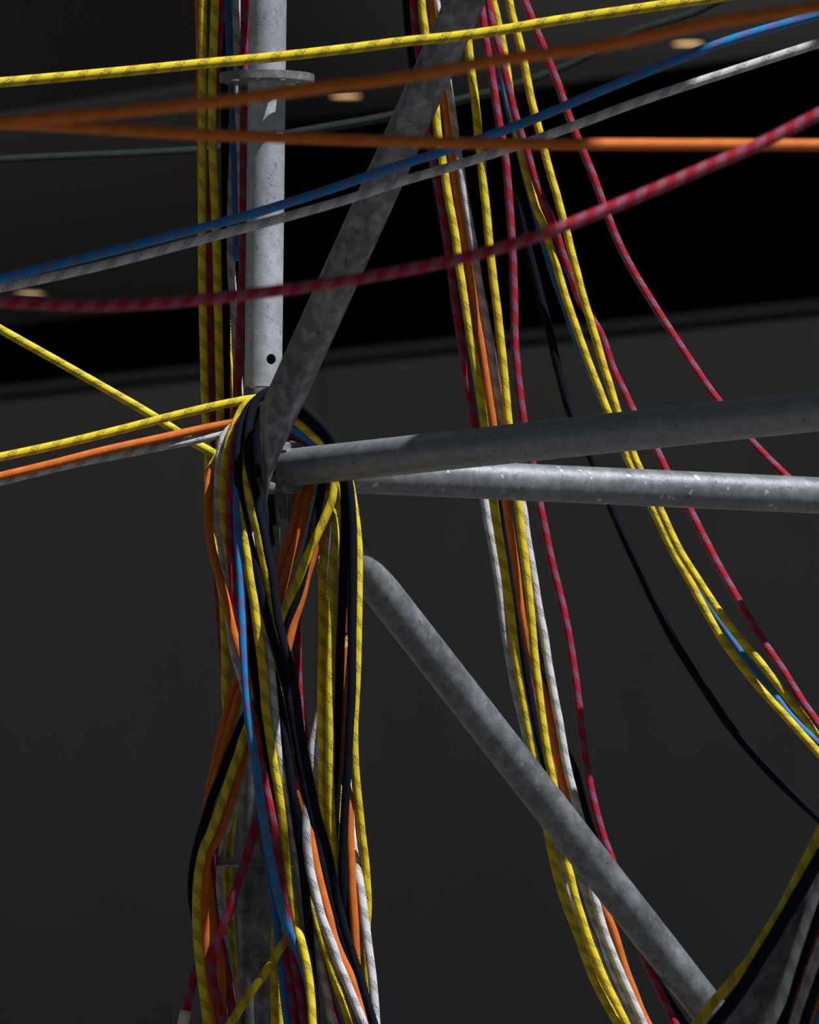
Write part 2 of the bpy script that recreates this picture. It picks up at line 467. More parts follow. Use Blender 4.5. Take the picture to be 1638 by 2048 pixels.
b0 = bm_obj('scaffold_brace', bm, G_BRACE); auto_smooth(b0, 30)
props(b0, 'blurred mottled scaffold tube in the bottom right corner, behind hanging ropes', 'scaffold tube')

# unseen boards added above the frame to keep the sun off the nearer ropes
ZD = 4.25
dk = empty('added_shade_deck', Vector((0, -4.4, ZD))); props(dk, 'unseen boards added above the picture to shade the foreground ropes', 'platform', kind='structure')
M_PLANK = plain('grey_shade_plank', (0.20, 0.18, 0.15), 0.8, 0.25, 9.0)
LEN = [1.0, 1.02, 1.02, 1.95, 1.9, 1.9, 1.0, 1.0, 0.98, 1.0, 1.95]  # board lengths set by where the shade on the ropes should end
for i in (0, 1, 3, 7, 8, 9, 10):
    y0_ = -1.42 - 0.305 * i; DX1 = LEN[i]; DX0 = -0.2
    bm = bmesh.new()
    add_box(bm, Vector(((DX1 + DX0) / 2, y0_ - 0.15, ZD)), Vector((1, 0, 0)), Vector((0, 1, 0)), UP, (DX1 - DX0) / 2, 0.149, 0.022, bev=0.004)
    rel(bm_obj('plank', bm, M_PLANK), dk)
for x_ in (0.0, 0.8):
    bm = bmesh.new(); add_tube(bm, Vector((x_, -1.3, ZD - 0.05)), Vector((x_, -5.0, ZD - 0.05)), R, R - 0.0032, 32)
    rel(bm_obj('added_deck_bearer', bm, G_LEDGER, None, True), dk)

l1h = Vector((l1d.x, l1d.y, 0)).normalized(); l1s = Vector((-l1h.y, l1h.x, 0))
fp = Vector((PX, 0, Z_NODE)); fp = fp + SUN * ((ZD - fp.z) / SUN.z)
bm = bmesh.new()
add_box(bm, fp + l1h * (0.36 + 1.5) - l1s * 0.0 + UP * 0.0, l1h, l1s, UP, 1.5, 0.075, 0.022, bev=0.004)  # unseen plank, added sunward of the front horizontal tube to shade it
pk = bm_obj('added_shade_plank', bm, M_PLANK); props(pk, 'unseen plank added above the picture to shade the front horizontal tube', 'plank', kind='structure')

# ------------------------------------------------------------------ ropes
GU = 'ropes hanging beside the upper upright'
GL = 'ropes pulled in from the left to the joint'
GN = 'ropes bundled over the scaffold joint'
GT = 'ropes fanning down to the right'
GF = 'ropes strung across the foreground'
GB = 'ropes in the bottom right corner'
ROPES = []
def rp(color, Y, pts, label, group, r=0.0056):
    ROPES.append(dict(color=color, Y=Y, pts=pts, label=label, group=group, r=r))

# hanging beside the upper upright
rp('orange', .060, [(397,0),(399,60),(400,130),(401,220),(402,330),(404,460)], 'thin strip of orange rope at the far left of the ropes beside the upper upright', GU, .0050)
rp('yellow', .035, [(406,0),(405,120),(405,300),(404,420),(404,520),(406,640),(408,720),(410,800),(413,860),(416,905,.05),(418,960,.06)], 'yellow rope with black flecks, leftmost of the upright hanging ropes', GU, .0052)
rp('red', .055, [(442,0),(440,60),(436,120),(432,200),(427,280),(421,380),(419,460),(419,540),(420,640),(423,750),(425,850),(427,900),(427,960),(426,1040),(429,1100),(433,1150),(437,1200),(441,1260),(446,1320),(455,1380)], 'dark red rope between the two yellow ropes left of the upright', GU, .0051)
rp('yellow', .028, [(430,0),(427,90),(425,160),(424,250),(426,330),(430,420),(433,500),(435,580),(437,660),(438,720),(440,800),(440,860),(439,910,.05),(438,960,.06)], 'yellow rope with black flecks, second from the left beside the upright', GU, .0054)
rp('blue', .070, [(456,0),(459,80),(463,160),(467,240),(470,320),(473,420),(475,520)], 'shaded blue rope behind the upper ring plate', GU, .0052)
rp('white', .058, [(473,0),(474,90),(476,180),(479,250),(482,330),(484,420),(486,500)], 'shaded white rope with black flecks touching the upper upright', GU, .0053)
rp('white', .052, [(470,0,.09),(469,150,.09),(466,300,.085),(463,400,.07),(462,490,.052),(463,550),(467,600),(470,650),(472,700),(477,760),(480,810),(482,860)], 'grey shaded white rope slanting behind the dark red rope left of the upright', GU, .0053)
rp('red', .034, [(489,0),(489,120),(488,250),(487,400),(485,530),(482,600),(479,680),(477,740),(474,800),(470,860),(467,920)], 'dark red rope hanging closest to the upper upright', GU, .0052)
rp('yellow', .062, [(451,0,.095),(450,200,.095),(452,400,.08),(455,520),(458,600),(459,660),(458,730),(457,800),(456,880)], 'dim yellow rope in deep shade between the hanging ropes and the upright', GU, .0052)
rp('black', .075, [(447,0),(449,150),(450,320),(452,500),(452,700),(450,860)], 'black rope hidden in shade behind the upright hanging ropes', GU, .0055)
# pulled in from the left
rp('yellow', .0, [(0,658,.02),(197,769,.02),(309,834,.01),(351,861,.005),(393,888,0),(422,904,-.005),(432,911,.0),(430,922,.015),(422,936,.02),(416,951,.02),(418,968,.02),(421,1000,.0),(424,1050,-.03),(430,1110,-.05),(438,1150,-.07),(445,1190,-.065),(449,1260,-.065),(451,1330,-.06),(451,1380,-.05),(454,1425,-.03),(457,1465,-.02),(460,1510,-.02)], 'yellow rope falling from the left edge to the joint and knotted there', GL)
rp('yellow', -.04, [(0,914,-.1),(100,893,-.09),(250,857,-.07),(350,831,-.06),(460,806,-.05),(505,798,-.045),(540,796,-.04)], 'yellow rope rising from the left edge, topmost of the three reaching the joint', GL)
rp('orange', -.045, [(0,953,-.1),(100,929,-.09),(197,904,-.08),(337,873,-.065),(460,845,-.05),(500,836,-.035)], 'orange rope rising from the left edge to the joint', GL)
rp('white', -.05, [(0,963,-.095),(60,948,-.09),(126,932,-.085),(281,901,-.07),(393,879,-.06),(449,866,-.05),(480,858,-.04)], 'white rope with black flecks under the orange one at the left', GL)
# over the joint
rp('yellow', -.05, [(744,2048,-.05),(738,1994,-.05),(732,1932,-.05),(731,1885,-.05),(733,1850,-.05),(735,1806,-.05),(733,1765,-.06),(729,1715,-.075),(724,1677,-.09),(719,1630,-.105),(714,1583,-.105),(710,1536,-.105),(708,1489,-.105),(708,1450,-.105),(710,1410,-.105),(713,1350,-.105),(715,1284,-.105),(716,1229,-.10),(717,1160,-.095),(717,1102,-.085),(713,1053,-.07),(706,1004,-.05),(699,965,-.055),(685,932,-.06),(660,902,-.06),(636,880,-.06),(612,859,-.06),(585,836,-.06),(555,810,-.065),(528,796,-.07),(503,800,-.08),(486,816,-.09),(474,840,-.10),(464,864,-.11),(456,894,-.125),(450,924,-.13),(447,955,-.13),(446,1000,-.13),(448,1035,-.125),(451,1072,-.115),(457,1108,-.105),(464,1150,-.10),(470,1210,-.095),(478,1270,-.09)], 'yellow rope looped over the joint, outermost on the right of the bundle', GN)
rp('white', -.10, [(482,850,-.05),(463,856,-.07),(452,868,-.085),(444,885,-.09),(440,910,-.085),(437,945,-.085),(436,1000),(438,1045),(442,1085),(448,1128),(453,1166),(456,1200),(458,1232),(463,1272,-.085),(470,1312,-.085),(479,1342,-.085),(490,1380,-.09),(500,1430,-.085)], 'white rope with black flecks bending down at the left of the joint', GN)
rp('orange', -.13, [(446,900,-.04),(436,918,-.045),(425,940,-.05),(418,965,-.06),(416,990,-.08),(416,1020,-.10),(417,1050,-.12),(421,1083,-.135),(429,1121,-.14),(439,1155,-.145),(451,1196,-.147),(460,1236,-.147),(469,1272,-.145),(479,1305,-.135),(497,1365,-.10),(528,1440,-.085),(562,1510,-.085),(590,1560,-.085),(605,1614,-.095),(615,1646,-.11),(624,1690,-.115),(635,1743),(646,1788),(658,1833),(669,1878),(684,1916),(700,1950),(709,1977),(718,2010),(728,2048)], 'orange rope outlining the left of the bundle and crossing behind the black rope', GN)
rp('red', -.105, [(489,832,-.05),(478,848,-.06),(469,890,-.10),(464,945,-.115),(461,985,-.12),(460,1030,-.13),(461,1083,-.135),(463,1121,-.13),(466,1160,-.125),(468,1198,-.12),(471,1225,-.11),(478,1275,-.10),(490,1330,-.10),(500,1385),(506,1425),(514,1474),(520,1515),(527,1548),(534,1583),(542,1622),(549,1661),(554,1700),(560,1743),(567,1797),(576,1842),(583,1878),(589,1923),(597,1967),(604,2003),(610,2048)], 'red rope with pale blue flecks just right of the bright blue rope', GN)
rp('blue', -.165, [(478,880,-.07),(475,940,-.09),(474,1000,-.11),(475,1045,-.135),(477,1090,-.15),(479,1110,-.165),(480,1130),(482,1172),(484,1223),(486,1274),(489,1330),(493,1390),(498,1442),(506,1497),(512,1536),(518,1583),(525,1630),(532,1669),(537,1700),(547,1743),(554,1779,-.155),(562,1815,-.13),(578,1862,-.11),(597,1905,-.10),(611,1950,-.10),(622,2000,-.10),(630,2048,-.10)], 'bright blue rope running down the front of the bundle', GN)
rp('yellow', -.125, [(476,970,-.08),(480,1020,-.10),(484,1052,-.11),(489,1083),(495,1121),(500,1160),(507,1198),(513,1245),(518,1280),(524,1324),(528,1370),(531,1415),(537,1460),(543,1500),(549,1536,-.115),(556,1575,-.11),(565,1640,-.10),(572,1720,-.10),(580,1780,-.10),(588,1824,-.10),(599,1869,-.10),(610,1914,-.10),(618,1960),(622,2000),(625,2048)], 'yellow rope lit by the sun between the blue and the white rope in the bundle', GN)
rp('black', -.13, [(560,790,-.055),(525,792,-.07),(507,805,-.085),(494,822,-.095),(486,840,-.105),(480,862,-.11),(477,888,-.115),(476,915,-.115),(476,955,-.11),(479,990,-.10),(487,1030,-.10),(498,1080,-.10),(510,1130,-.10),(521,1180,-.10),(533,1230,-.10),(544,1270,-.10),(556,1310),(567,1350),(578,1400),(588,1450),(597,1505),(607,1560),(619,1620),(632,1675),(644,1725),(656,1775),(668,1825),(683,1875,-.105),(699,1930,-.11),(713,1985,-.11),(728,2048,-.11)], 'black rope looped over the joint, left of the two over the upright', GN)
rp('black', -.195, [(572,788,-.06),(545,781,-.07),(526,788,-.085),(512,803,-.095),(504,824,-.10),(499,846,-.105),(496,870,-.11),(496,905,-.115),(500,940,-.12),(507,965,-.125),(514,995,-.13),(520,1026,-.14),(528,1060,-.155),(537,1109,-.18),(545,1147,-.195),(551,1198),(557,1240),(566,1280),(581,1336),(593,1397),(600,1458),(611,1520),(624,1583),(638,1646),(650,1685),(662,1734),(676,1806),(690,1860),(704,1905),(721,1958),(734,2003),(748,2048)], 'long black rope crossing the front of the bundle down to the bottom', GN)
rp('yellow', -.12, [(488,860,-.095),(489,895,-.10),(491,925,-.105),(494,955,-.11),(500,988),(506,1022),(512,1045),(519,1077),(527,1115),(533,1153),(540,1190),(549,1240,-.115),(556,1290,-.11),(562,1340,-.10),(569,1400,-.085),(578,1450,-.085),(586,1500,-.085),(593,1550,-.09),(602,1620,-.10),(610,1690,-.10),(618,1760,-.105),(628,1820,-.11),(641,1869,-.115),(657,1914,-.12),(673,1967,-.12),(691,2018,-.12),(700,2048,-.12)], 'dim yellow rope squeezed between the two black ropes below the joint', GN)
rp('orange', -.055, [(606,930,-.07),(603,960,-.08),(596,1000,-.082),(588,1040,-.082),(577,1080,-.08),(563,1120,-.075),(550,1165,-.068),(535,1210,-.06),(515,1265),(495,1315),(475,1358),(460,1396),(451,1435),(440,1481),(432,1520),(423,1560),(416,1600),(411,1640),(409,1690),(413,1740),(420,1790),(427,1851),(435,1890),(441,1920,-.05),(444,1960,-.05),(445,2048,-.05)], 'dark orange rope, left of the pair slanting down from the joint to the left', GN)
rp('orange', -.055, [(622,930,-.07),(620,960,-.08),(614,1000,-.082),(606,1040,-.082),(596,1080,-.08),(583,1120,-.075),(570,1165,-.068),(554,1212,-.06),(534,1268),(513,1320),(492,1362),(478,1390),(467,1427),(454,1474),(443,1513),(434,1548),(425,1590),(419,1640)], 'dark orange rope, right of the pair slanting down from the joint to the left', GN)
rp('black', -.066, [(648,930,-.07),(644,965,-.085),(638,1005,-.092),(629,1045,-.092),(622,1080,-.092),(615,1110,-.092),(608,1142,-.09),(601,1172,-.09),(591,1202,-.088),(580,1228,-.085),(568,1256,-.08),(550,1300,-.07),(525,1360),(504,1408),(486,1442),(470,1482),(454,1520),(439,1560),(423,1599),(411,1638),(399,1677),(390,1715),(385,1750),(384,1790,-.05),(391,1835,-.03),(402,1880,-.03)], 'black rope slanting down to the left edge of the bundle', GN)
rp('yellow', -.085, [(672,930,-.07),(668,970,-.09),(663,1001,-.10),(654,1026,-.107),(643,1051,-.107),(631,1077,-.107),(619,1103),(607,1132),(596,1160),(585,1184,-.105),(574,1206,-.10),(562,1235,-.095),(546,1290,-.085),(528,1350,-.08),(510,1410,-.08),(497,1450,-.085),(487,1474),(478,1505),(467,1536),(456,1567),(443,1607),(432,1638),(420,1669),(409,1692),(399,1734),(394,1779),(393,1824),(395,1878),(400,1931),(407,1985),(415,2048)], 'yellow rope slanting across from right to left and hanging at the left edge below', GN)
rp('orange', -.07, [(652,1040,-.05),(640,1085,-.075),(628,1112,-.083),(616,1143,-.083),(602,1200,-.08),(588,1243,-.075),(577,1288),(560,1340),(540,1390),(518,1440),(506,1466),(497,1489),(486,1520),(476,1560),(464,1599),(448,1646),(435,1677),(420,1702),(410,1752),(408,1806),(410,1851),(411,1896),(413,1940),(420,1985),(427,2048)], 'sunlit orange rope beside the yellow one at the lower left of the bundle', GN)
rp('white', -.115, [(497,1060,-.09),(504,1110,-.09),(511,1150,-.09),(519,1192,-.095),(526,1225,-.10),(532,1258,-.11),(537,1290),(541,1330),(545,1375),(549,1422),(554,1481),(561,1525),(568,1567),(573,1599),(579,1630),(586,1669,-.11),(593,1705,-.105),(600,1750,-.10),(608,1790,-.10),(619,1830,-.10),(628,1860,-.105),(635,1896,-.11),(642,1941,-.11),(653,1985,-.11),(664,2048,-.11)], 'white rope with black flecks shining in the middle of the bundle', GN)
rp('white', -.105, [(536,1275,-.085),(550,1322,-.09),(560,1361,-.09),(570,1392,-.09),(582,1440,-.085),(595,1510,-.09),(606,1567,-.095),(611,1599,-.095),(612,1640,-.10),(613,1680,-.105),(617,1716,-.12),(623,1752,-.13),(632,1788,-.13),(643,1833,-.13),(653,1860,-.13),(664,1887,-.13),(676,1923,-.13),(691,1959,-.13),(705,1994,-.13),(720,2030,-.13),(727,2048,-.13)], 'white rope with black flecks emerging low in the bundle left of the long black rope', GN)
rp('black', -.11, [(488,1165,-.09),(492,1210,-.095),(496,1250,-.10),(503,1312),(512,1385),(521,1440),(528,1489),(537,1536),(545,1575),(554,1614),(561,1661),(566,1700),(572,1740,-.10),(580,1790,-.095),(592,1840,-.09),(602,1890,-.09),(608,1940,-.09),(614,2000,-.09),(618,2048,-.09)], 'black rope between the red and the yellow rope in the bundle', GN)
rp('black', -.108, [(546,1345,-.095),(558,1400,-.105),(567,1450),(574,1497),(579,1536),(585,1583),(590,1622),(598,1677),(604,1715),(608,1752),(613,1806),(618,1860),(621,1914),(626,1967),(632,2048)], 'black rope immediately right of the bright white rope in the bundle', GN)
rp('red', .01, [(652,930),(642,1000),(628,1070),(611,1150),(595,1216),(594,1270),(595,1325),(598,1380),(603,1430),(612,1490),(622,1560)], 'dark red rope hanging alone in shade right of the upright below the joint', GN)
rp('black', -.10, [(556,800,-.06),(536,806,-.075),(522,822,-.09),(515,845,-.095),(511,875),(511,905),(514,940),(520,975),(527,1010),(535,1045,-.095),(541,1090,-.09)], 'black rope pressed between the upright and the leaning tube at the joint', GN)
rp('black', -.075, [(560,818,-.045),(541,830,-.055),(531,850,-.06),(526,880),(525,910),(528,945),(534,980),(541,1015),(545,1050)], 'black rope deepest in the crook of the joint', GN)
rp('red', -.045, [(570,872,-.05),(590,874),(612,886),(634,908),(648,935),(655,980)], 'red rope curving in the dark behind the leaning tube at the joint', GN)
rp('blue', -.052, [(560,845,-.05),(584,858),(606,872),(628,890),(648,915),(658,945)], 'blue rope curving under the yellow one right of the leaning tube', GN)
# right half of the bundle
rp('black', -.07, [(545,790,-.05),(575,797,-.045),(601,811,-.05),(624,831,-.055),(644,850,-.06),(661,870,-.065),(674,892,-.07),(687,922),(696,955),(702,1000,-.08),(705,1045,-.09),(706,1096,-.105),(706,1150,-.115),(705,1229,-.122),(704,1284,-.122),(704,1339),(703,1394),(699,1458),(696,1521),(693,1568),(690,1614),(687,1677),(685,1734),(687,1788),(692,1830),(702,1885),(714,1945)], 'black rope looped over the joint, outer one of the right pair', GN)
rp('black', -.065, [(548,806,-.05),(575,812,-.05),(597,825,-.055),(619,843,-.06),(642,866,-.06),(659,887,-.06),(673,914),(683,945),(688,972),(690,1007,-.07),(690,1045,-.08),(689,1083,-.09),(688,1121,-.10),(686,1175,-.108),(684,1229,-.110),(681,1284),(680,1339),(678,1394),(676,1458),(674,1521),(673,1583),(670,1630),(667,1677),(668,1720,-.06),(673,1770,-.06),(684,1830,-.06)], 'black rope looped over the joint, inner one of the right pair', GN)
rp('yellow', -.09, [(664,930,-.03),(661,980,-.035),(656,1020,-.04),(651,1070,-.06),(648,1100,-.08),(648,1109),(645,1150),(645,1202),(645,1257),(644,1325),(643,1394),(644,1450),(645,1500),(645,1567),(646,1599,-.09),(650,1640,-.085),(657,1690,-.075),(668,1760,-.06)], 'yellow rope, left of the pair hanging side by side right of the joint', GN)
rp('yellow', -.06, [(674,930,-.04),(672,980,-.05),(671,1020,-.06),(671,1058,-.07),(669,1096,-.085),(667,1110,-.095),(666,1130),(663,1165),(663,1202),(662,1257),(660,1325),(659,1394),(660,1450),(660,1567),(661,1614),(663,1661,-.095),(667,1700,-.085),(676,1770,-.06)], 'yellow rope, right of the pair hanging side by side right of the joint', GN)
rp('blue', -.005, [(650,930),(655,980),(659,1045),(658,1100),(655,1160),(650,1240),(648,1330),(645,1420),(639,1474),(637,1513),(639,1560),(645,1600),(654,1660)], 'blue rope half hidden behind the pair of yellow ropes', GN)
rp('white', -.03, [(655,960),(650,1000),(645,1035),(640,1070),(638,1090),(642,1130),(650,1200),(652,1300),(645,1390),(636,1440),(628,1474),(624,1505),(627,1530),(635,1580)], 'white rope peeping out left of the pair of yellow ropes', GN)
rp('yellow', -.075, [(700,1000,-.04),(697,1100),(694,1180),(692,1229),(692,1284),(691,1325),(689,1400),(686,1480),(681,1560),(677,1600),(675,1650),(675,1720)], 'yellow rope visible as a sliver between the right pair of black ropes', GN)
rp('red', -.085, [(697,1040,-.05),(695,1100),(694,1160),(691,1210),(688,1270)], 'red rope showing as a thin line between the right pair of black ropes', GN)
rp('orange', -.09, [(690,1290),(689,1359),(689,1394),(688,1427),(686,1474),(685,1505),(685,1535),(690,1562),(697,1591),(699,1630),(700,1677),(703,1734),(705,1788),(709,1842),(712,1896),(716,1932),(722,1975),(730,2030)], 'orange rope hanging between the right pair of black ropes and beside the white one', GN)
rp('white', -.11, [(694,1560,-.02),(699,1620,-.025),(704,1675,-.06),(710,1716,-.09),(717,1752,-.105),(723,1788),(730,1842),(737,1896),(744,1950),(749,2003),(752,2048)], 'white rope with black flecks at the right edge of the lower bundle', GN)
# low in the bundle
rp('blue', -.075, [(531,1675,-.07),(537,1715,-.07),(543,1765),(550,1815),(554,1850),(559,1890),(564,1932),(568,1985),(576,2048)], 'blue rope at the bottom of the bundle beside the lower upright', GN)
rp('yellow', -.115, [(600,1838,-.085),(586,1858,-.09),(574,1876,-.095),(557,1903,-.10),(530,1946),(503,1983),(476,2024),(461,2048)], 'short yellow rope slanting up to the right across the lower upright', GN)
rp('red', -.09, [(532,1582,-.075),(524,1612,-.075),(517,1632,-.08),(510,1655),(499,1694),(486,1734),(472,1779),(458,1824,-.095),(441,1865,-.10),(430,1896,-.10),(424,1931,-.10),(427,1967,-.095),(436,2003,-.085),(444,2048,-.07)], 'red rope with pale blue flecks slanting down left across the lower ring plate', GN)
rp('red', -.03, [(404,1895),(397,1918),(391,1940),(384,1967),(377,2000),(371,2026)], 'short red rope tail with a taped white end at the lower left', GN)
rp('white', .015, [(476,1560),(468,1600),(459,1632),(448,1665),(440,1700),(437,1730),(437,1761),(440,1806),(446,1855),(451,1895),(456,1940),(461,1985),(466,2048)], 'shaded white rope with large black flecks behind the orange ropes at the lower left', GN, .0062)
rp('yellow', .035, [(470,1600),(464,1645),(459,1685),(456,1725),(456,1770),(460,1842),(464,1895),(466,1949),(468,2048)], 'dim yellow rope close to the left side of the lower upright', GN)
rp('red', -.02, [(444,1635),(432,1680),(425,1730),(423,1770),(428,1820),(442,1890),(455,1950),(463,2010),(466,2048)], 'dark red rope in shade between orange ropes and white rope at the lower left', GN)
rp('yellow', -.055, [(551,1850),(550,1900),(549,1950),(549,2003),(550,2048)], 'short yellow rope, left of the two low ones beside the blue rope', GN, .0052)
rp('yellow', -.040, [(557,1850),(557,1900),(558,1950),(560,2003),(562,2048)], 'dim short yellow rope half behind the low blue rope', GN, .0052)
rp('red', -.085, [(566,1880),(574,1920),(582,1960),(588,2003),(593,2048)], 'dark red rope right of the low blue rope at the bottom', GN)
rp('red', -.09, [(632,1880),(643,1930),(654,1975),(666,2020),(676,2048)], 'dark red rope between the white and yellow ropes at the bottom', GN)
# fanning down to the right
TR = .0053
rp('black', .0, [(812,0),(817,55),(826,132),(845,230),(868,350),(890,470),(910,580),(930,688),(939,734),(947,798),(953,844),(972,910),(990,970),(1002,1007),(1008,1053),(1014,1108),(1022,1163),(1032,1220),(1044,1290),(1058,1380),(1075,1470),(1095,1540)], 'black rope, leftmost at the top of the fan of ropes', GT, .0056)
rp('black', .06, [(1030,1140),(1055,1235),(1078,1319),(1091,1358),(1102,1420),(1125,1490),(1150,1543),(1160,1582),(1170,1621),(1182,1660),(1202,1710),(1240,1800),(1280,1880),(1318,1962),(1349,2014),(1369,2048)], 'black rope showing right of the white rope low in the fan', GT, .0056)
rp('red', -.056, [(827,0),(830,46),(836,92),(846,170),(860,269),(868,333),(877,379),(885,425),(892,471),(898,507),(903,544),(908,590),(917,652),(926,706),(934,761),(944,816),(950,853,-.055),(960,930,-.045),(974,1004,-.02),(982,1044,.0),(991,1085,.0),(1004,1130,.0),(1018,1170,.0),(1027,1195,.0),(1035,1227,.0),(1041,1275,.0),(1050,1328,.0),(1058,1367,.0),(1067,1410,.0),(1078,1455,.0),(1093,1500,.0),(1111,1543,.0),(1122,1572,.0),(1141,1620,.0),(1180,1700,.0)], 'dark red rope, left of the yellow ropes in the fan', GT, TR)
rp('yellow', -.065, [(843,0),(847,37),(852,70),(860,140),(872,220),(877,275),(884,315),(890,352),(897,397),(904,434),(912,480),(919,535),(926,578),(934,633),(943,688),(951,734),(960,789),(968,844),(976,920),(987,1002),(993,1044),(1000,1090),(1009,1145),(1018,1200),(1025,1255),(1034,1328),(1042,1377),(1051,1426),(1060,1475),(1068,1515),(1079,1570),(1089,1630),(1099,1681),(1110,1733),(1124,1785),(1139,1827),(1155,1868),(1173,1920),(1194,1972),(1217,2014),(1236,2048)], 'long yellow rope with black flecks at the left of the fan', GT, .0056)
rp('orange', -.06, [(861,0),(866,40),(876,110),(887,192),(893,238),(898,275),(903,315),(908,352),(915,397),(921,434),(928,480),(934,516),(942,565),(952,633),(962,688),(969,734),(976,780),(986,844,-.06),(998,930,-.045),(1012,1002,-.03),(1019,1053),(1028,1108),(1035,1154),(1042,1209),(1050,1255),(1060,1305),(1075,1350),(1089,1390),(1098,1426),(1106,1465),(1116,1514),(1127,1563),(1138,1600),(1160,1670),(1184,1750),(1201,1798),(1214,1830),(1226,1858),(1239,1899),(1252,1941),(1268,1982),(1284,2024,-.03),(1296,2048,-.03)], 'orange rope in the fan beside the yellow ones', GT, TR)
rp('white', -.040, [(873,0),(878,40),(888,110),(898,180),(905,230),(911,275),(917,315),(924,361),(931,406),(938,443),(946,489),(953,535),(959,575),(967,615),(975,661),(983,706),(990,752),(997,798),(1005,844),(1024,930),(1040,990),(1046,1017),(1053,1071),(1061,1117),(1069,1163),(1076,1209),(1083,1245),(1089,1275),(1095,1318),(1102,1357),(1109,1397),(1117,1436),(1125,1484),(1134,1533),(1146,1582),(1156,1621),(1163,1645),(1172,1700),(1180,1750),(1187,1789),(1195,1816),(1207,1858),(1222,1899),(1239,1941),(1257,1982),(1276,2024),(1287,2048)], 'white rope with black flecks right of the orange rope in the fan', GT, .0056)
rp('white', -.03, [(951,888),(958,930),(970,1007),(977,1053),(985,1090),(993,1136),(1001,1190),(1008,1245),(1013,1280),(1021,1328),(1030,1377),(1040,1420),(1050,1462),(1060,1510),(1077,1570),(1096,1640),(1116,1702),(1128,1750),(1148,1810),(1168,1850),(1182,1875),(1197,1916),(1216,1962),(1236,2003),(1258,2048)], 'white rope tucked behind the left edge of the long yellow rope in the fan', GT, .0056)
rp('white', -.02, [(1130,1670),(1150,1730),(1170,1781),(1184,1827),(1201,1868),(1218,1920),(1236,1962),(1255,2003),(1274,2048)], 'white rope low in the fan, between the other two white ones below the slanting tube', GT, .0056)
rp('yellow', -.052, [(924,0),(931,40),(936,80),(939,110),(943,147),(948,183),(953,229),(957,275),(962,315),(967,370),(973,425),(978,480),(984,535),(988,570),(995,624),(1000,670),(1006,725),(1011,780),(1016,835),(1026,920),(1036,1000),(1041,1044),(1046,1090),(1052,1136),(1058,1190),(1063,1240),(1067,1290),(1071,1328),(1077,1377),(1083,1426),(1090,1475),(1098,1524),(1106,1562),(1118,1640),(1130,1715),(1141,1754),(1151,1796),(1164,1837),(1177,1879),(1193,1920),(1210,1962),(1230,2003),(1252,2048)], 'second long yellow rope with black flecks in the fan', GT, .0056)
rp('red', -.10, [(960,0),(964,25),(970,73),(977,110),(983,147),(990,192),(997,238),(1004,275),(1010,310),(1014,345),(1018,395),(1022,450),(1026,520),(1028,578),(1029,624),(1030,688),(1034,734),(1040,789),(1047,840),(1064,924),(1079,1007),(1087,1044),(1096,1090),(1104,1127),(1113,1163),(1121,1195),(1130,1235),(1138,1275),(1145,1319),(1152,1367),(1157,1406),(1162,1455),(1169,1504),(1177,1553),(1187,1602),(1198,1645),(1209,1681),(1221,1712),(1243,1785),(1266,1860),(1288,1914),(1305,1951),(1325,1993),(1344,2034),(1351,2048)], 'red rope with pale blue flecks right of the yellow ropes, running the whole height', GT, TR)
rp('red', -.085, [(976,0),(984,46),(994,82),(1002,110),(1010,147),(1019,183),(1030,229),(1042,268),(1055,306),(1067,350),(1081,388),(1093,416),(1105,447),(1117,480,-.08),(1126,510,-.07),(1135,535,-.03),(1147,564,-.01),(1158,597,-.01),(1182,635,-.01),(1205,674,-.01),(1217,711,-.02),(1230,747),(1244,775),(1265,819),(1290,862),(1312,898),(1330,936),(1356,980),(1380,1020),(1399,1058),(1419,1097),(1439,1135),(1457,1166),(1480,1206),(1504,1245),(1530,1288),(1567,1342),(1603,1400),(1638,1450)], 'red rope with pale blue flecks sweeping behind a yellow rope to the right edge', GT, TR)
rp('yellow', -.05, [(986,0),(995,40),(1005,85),(1014,140),(1022,200),(1031,250),(1045,315),(1058,365),(1073,416),(1087,450),(1100,490),(1110,520),(1117,545),(1126,577),(1135,605),(1147,640),(1158,672),(1169,703),(1182,738),(1197,776),(1215,822),(1238,875),(1256,918),(1284,975),(1309,1025),(1329,1068),(1352,1115),(1374,1152),(1393,1188),(1411,1221),(1432,1258),(1452,1290),(1478,1325),(1522,1379),(1567,1428),(1620,1487),(1638,1507)], 'yellow rope sweeping to the right edge, lower of the crossing pair', GT, TR)
rp('yellow', -.072, [(1018,0),(1026,37),(1034,64),(1041,92),(1048,125),(1054,156),(1061,192),(1070,229),(1080,268),(1091,311),(1102,352),(1113,388),(1124,430),(1135,471),(1144,509),(1154,546),(1163,582),(1174,619),(1185,656),(1196,692),(1206,729),(1218,766),(1234,820),(1254,870),(1270,918),(1296,970),(1321,1020),(1338,1058),(1362,1106),(1388,1147),(1412,1184),(1434,1217),(1457,1248),(1478,1275),(1505,1306),(1549,1360),(1594,1418),(1638,1468)], 'yellow rope sweeping to the right edge, upper of the crossing pair', GT, TR)
rp('blue', -.02, [(985,40),(996,100),(1008,174),(1017,220),(1028,262),(1041,312),(1052,358),(1063,397),(1073,434),(1083,471),(1094,509),(1105,546),(1118,582),(1131,619),(1143,654),(1154,686),(1167,718),(1187,765),(1212,830),(1252,920),(1312,1035),(1350,1098),(1378,1150),(1410,1200),(1440,1245),(1462,1276),(1499,1328),(1540,1378),(1585,1436),(1638,1487)], 'thin blue rope running with the crossing yellow ropes', GT, .0045)
